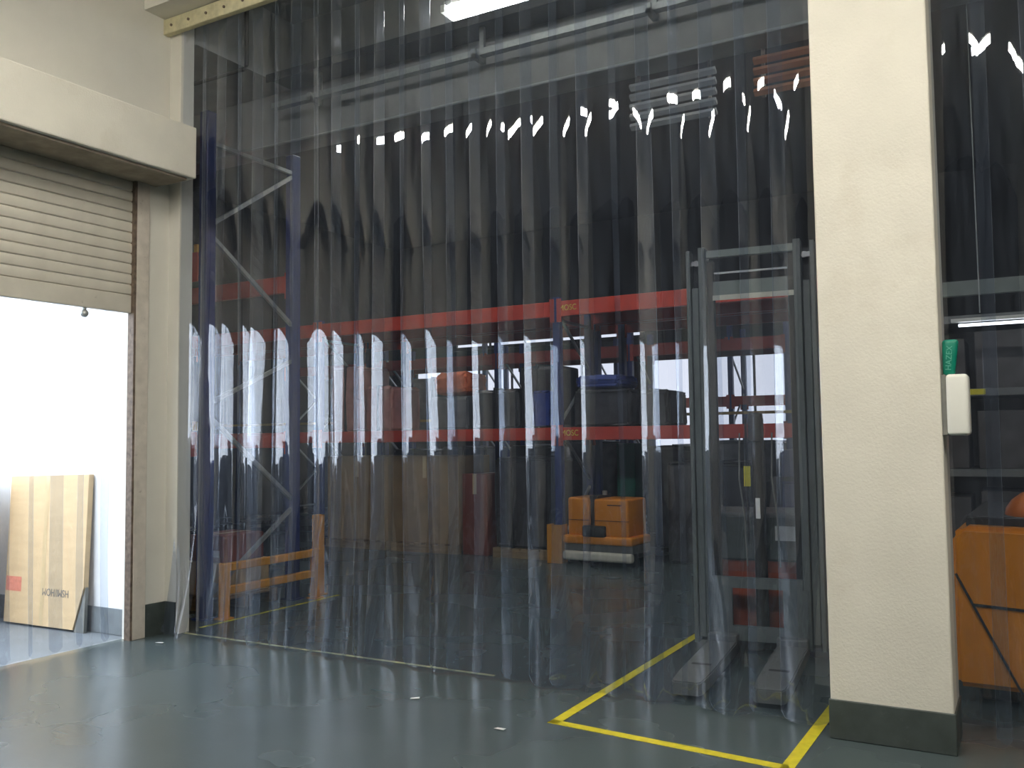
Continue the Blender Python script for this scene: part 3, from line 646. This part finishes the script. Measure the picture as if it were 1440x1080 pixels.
# ================================================================== ORANGE PALLET TRUCK (across the aisle)
pt = empty('pallet_truck', (-4.39, 9.62, 0), math.radians(-3), 'orange electric pallet truck with cream bumper parked before the rack', 'pallet truck')
MB().box(-.45, .45, .02, .55, .26, .36, bev=.025, seg=3).build('base_step', M_orange, pt, True)
lh = MB().box(-.40, -.12, .06, .55, .35, .80, bev=.035, seg=3).build('left_hood', M_orange, pt, True)
rh = MB().box(-.04, .40, .04, .55, .35, .79, bev=.03, seg=3).build('right_hood', M_orange, pt, True)
MB().box(-.13, -.03, .12, .50, .35, .82).build('tiller_column', M_black, pt)
MB().box(-.18, .12, .0, .12, .35, .48, bev=.02).build('tiller_foot', M_black, pt, True)
MB().box(-.44, .44, .06, .55, .17, .26).build('chassis', M_grey, pt)
MB().box(-.45, .45, .0, .10, .07, .175, bev=.03, seg=3).build('bumper', M_bumper, pt, True)
MB().box(.14, .32, .034, .04, .715, .725).build('hood_grip', M_black, rh)
MB().box(-.40, -.12, .054, .08, .535, .541).build('hood_seam', M_black, lh); MB().box(-.04, .40, .034, .060, .535, .541).build('hood_seam', M_black, rh)
MB().cyl((-.02, .3, .82), (-.02, .3, .87), .03, 12).build('key_switch', M_galv, pt, True)
for s_ in (-.3, .3): MB().cyl((s_ - .05, .3, .085), (s_ + .05, .3, .085), .085, 18).build('wheel', M_black, pt, True)
for s_ in (-.2, .2): MB().box(s_ - .08, s_ + .08, .55, 1.25, .06, .12, bev=.01).build('fork', M_grey, pt)

# ================================================================== ORANGE FORKLIFT right of the pillar
fk = empty('forklift', (0.22, 5.62, 0), math.radians(-2), 'large orange forklift behind the narrow strip curtain', 'forklift')
bp_ = [(-.62, .10), (.62, .10), (.62, .90), (.56, .965), (-.56, .985), (-.62, .93)]
mb = MB().prism(bp_, 'y', .0, .95)
bmesh.ops.bevel(mb.bm, geom=mb.bm.edges[:], offset=.03, segments=3, affect='EDGES')
cw = mb.build('counterweight', M_orange, fk, True)
MB().bar((-.60, -.003, .72), (-.30, -.003, .10), .012, .012).build('panel_seam', M_black, cw)
MB().bar((-.515, -.003, .555), (.62, -.003, .50), .010, .014).build('panel_seam', M_black, cw)
MB().box(-.55, .58, .12, 1.4, .97, 1.03, bev=.01).build('deck', M_black, fk)
mb = MB().sph((0, 0, 0), .30, (1, 1, .62), 20); me = mb.build('hood_dome', mat('hood_deep_orange', (.62, .16, .02), .3, coat=.4), fk, True); me.location = (-.07, .36, 1.02)
st_ = MB().prism([(.55, 1.02), (.95, 1.02), (1.10, 1.58), (.92, 1.62)], 'x', -.22, .35)
bmesh.ops.bevel(st_.bm, geom=st_.bm.edges[:], offset=.03, segments=2, affect='EDGES')
st_.build('seat', M_black, fk, True)
for s_ in (-.42, .42): MB().cyl((s_ - .09, .22, .15), (s_ + .09, .22, .15), .15, 24).build('wheel', M_black, fk, True)
MB().box(-.5, .5, .3, 1.6, .12, .4).build('chassis', M_blacksteel, fk)
for s_ in (-.40, .40): MB().cyl((s_ - .09, 1.5, .2), (s_ + .09, 1.5, .2), .2, 24).build('wheel', M_black, fk, True)
# distant lamp, beam and shelves seen through the narrow curtain
gs = empty('storage_shelf', (-.9, 8.2, 0), label='grey steel shelf with dark boxes behind the orange forklift', cat='shelf')
for x in (0, 2.4): MB().box(x - .04, x + .04, 0, .08, 0, 3.0).build('upright', M_grey, gs); MB().box(x - .04, x + .04, .72, .8, 0, 3.0).build('upright', M_grey, gs)
for z in (.5, 1.15, 1.8, 2.4): MB().box(-.02, 2.42, 0, .8, z, z + .06).build('shelf_board', M_grey, gs)
MB().box(-.02, 2.42, -.03, .03, 2.62, 2.74).build('top_beam', M_greygreen, gs)
for z, n_, nm in ((.56, 3, 'bottom'), (1.21, 3, 'lower middle'), (1.86, 3, 'upper middle')):
    for k in range(n_):
        carton(-.80 + k * .45, -.42 + k * .45, 8.28, 8.9, z, z + .42 + .05 * ((k * 7) % 3), mat('charcoal_carton', (.07, .065, .065), .6, var=.3), f"{['left', 'middle', 'right'][k]} dark carton on the {nm} board of the grey shelf", tape=False, lab=False)
MB().box(.50, .62, -.006, .0, 1.81, 1.855).build('yellow_label', M_yellow, gs)
fl = empty('batten_light', (.22, 7.75, 2.33), label='distant fluorescent batten light beyond the narrow curtain', cat='light')
MB().box(-.7, .7, -.04, .04, .025, .05).build('housing', M_white, fl)
MB().cyl((-.65, 0, 0), (.65, 0, 0), .011, 10).build('tube', M_tubefar, fl, True)
for x in (-.5, .5): MB().cyl((x, 0, .09), (x, 0, 4.07), .005, 6).build('hanger', M_galv, fl)

# ================================================================== SMALL THINGS
wb = empty('wall_box', (-.35, 4.78, 1.49), label='white plastic box fixed to the right side of the pillar', cat='wall box')
MB().box(0.0, .022, -.03, .09, .0, .29, bev=.003, seg=1).build('back_plate', M_greyplas, wb)
MB().box(.020, .118, -.04, .10, 0.0, .29, bev=.018, seg=4).build('cover', M_white, wb, True)
gh = empty('tool_handle', (-.318, 4.80, 1.775), label='green plastic tool handle standing above the white wall box', cat='tool')
mb = MB().box(-.030, .032, -.02, .02, 0, .175, bev=.016, seg=3)
for v in mb.bm.verts: v.co.x = v.co.x * (.85 + v.co.z * 1.9) + v.co.z * .07
mb.build('handle', M_green, gh, True)
tx = text('handle_lettering', 'HAZEX', M_greenlt, .036, (.006, -.0206, .085), (math.pi / 2, math.radians(-85), 0), gh)
# carton outside the shutter
cb = empty('carton', (-7.1, 4.60, -.004), math.radians(2), 'tall pale cardboard carton standing outside the roller shutter', 'box')
pts = [(-.48, .02), (.40, .02), (.51, .36), (.51, 1.26), (-.48, 1.235)]
cb.rotation_euler.x = math.radians(-2.2)
cbb = MB().prism(pts, 'y', 0, .045).build('body', M_card, cb)
MB().prism([(.40, .0), (.52, .0), (.52, .36)], 'y', .012, .04).build('corner_shade', M_greyplas, cb)  # grey wedge paints the shade beside the carton's slanted edge
text('carton_print', 'HSMI/HOM', M_ink, .085, (.17, -.0012, .30), (math.pi / 2, math.pi, 0), cbb, sx=.8)
MB().box(-.47, -.27, -.0012, 0, .28, .40).build('red_print', M_redink, cbb)
MB().box(-.02, .03, -.001, 0, .03, 1.25).build('tape', M_tape, cbb)
cb2 = empty('carton', (-7.80, 4.25, -.004), math.radians(-14), 'cardboard carton at the left edge outside the roller shutter', 'box')
MB().box(-.5, .17, -.1, .25, 0, 1.22, bev=.006, seg=1).build('body', M_card, cb2)
MB().box(-.2, -.14, -.1012, -.1, 0, 1.22).build('tape', M_tape, cb2)
# unseen loads added in the yard to darken the door's reflection in the strips
for k_, (x_, y_, h_) in enumerate([(-8.3, 1.9, 1.3), (-8.5, .5, 1.5), (-8.2, -1.0, 1.35), (-9.8, 3.0, 1.2)]):
    bundle('wrapped_load', x_ - .55, x_ + .55, y_ - .6, y_ + .6, -.004, h_, M_greygoods, ['first', 'second', 'third', 'fourth'][k_] + ' grey wrapped load added unseen in the yard to darken the door reflection', 'load', straps=2, seed=60 + k_, group='added unseen loads in the yard')
# litter on the floor
for i, (x, y, a, lb) in enumerate([(-5.72, 4.66, .3, 'small white paper scrap near the foot of the wall end'), (-2.43, 4.1, .1, 'white scrap on the grey floor left of the yellow tape corner'), (-3.15, 4.35, .8, 'white scrap on the floor before the middle of the curtain')]):
    q = MB().prism([(-.03, -.012), (.025, -.014), (.03, .008), (-.02, .014)], 'z', 0, .002)
    for v in q.bm.verts: v.co.z += .006 * abs(v.co.x) / .03
    s_ = q.build('paper_scrap', M_paper, loc=(x, y, 0)); s_.rotation_euler = (0, 0, a); tag(s_, lb, 'litter', 'white scraps on the floor')
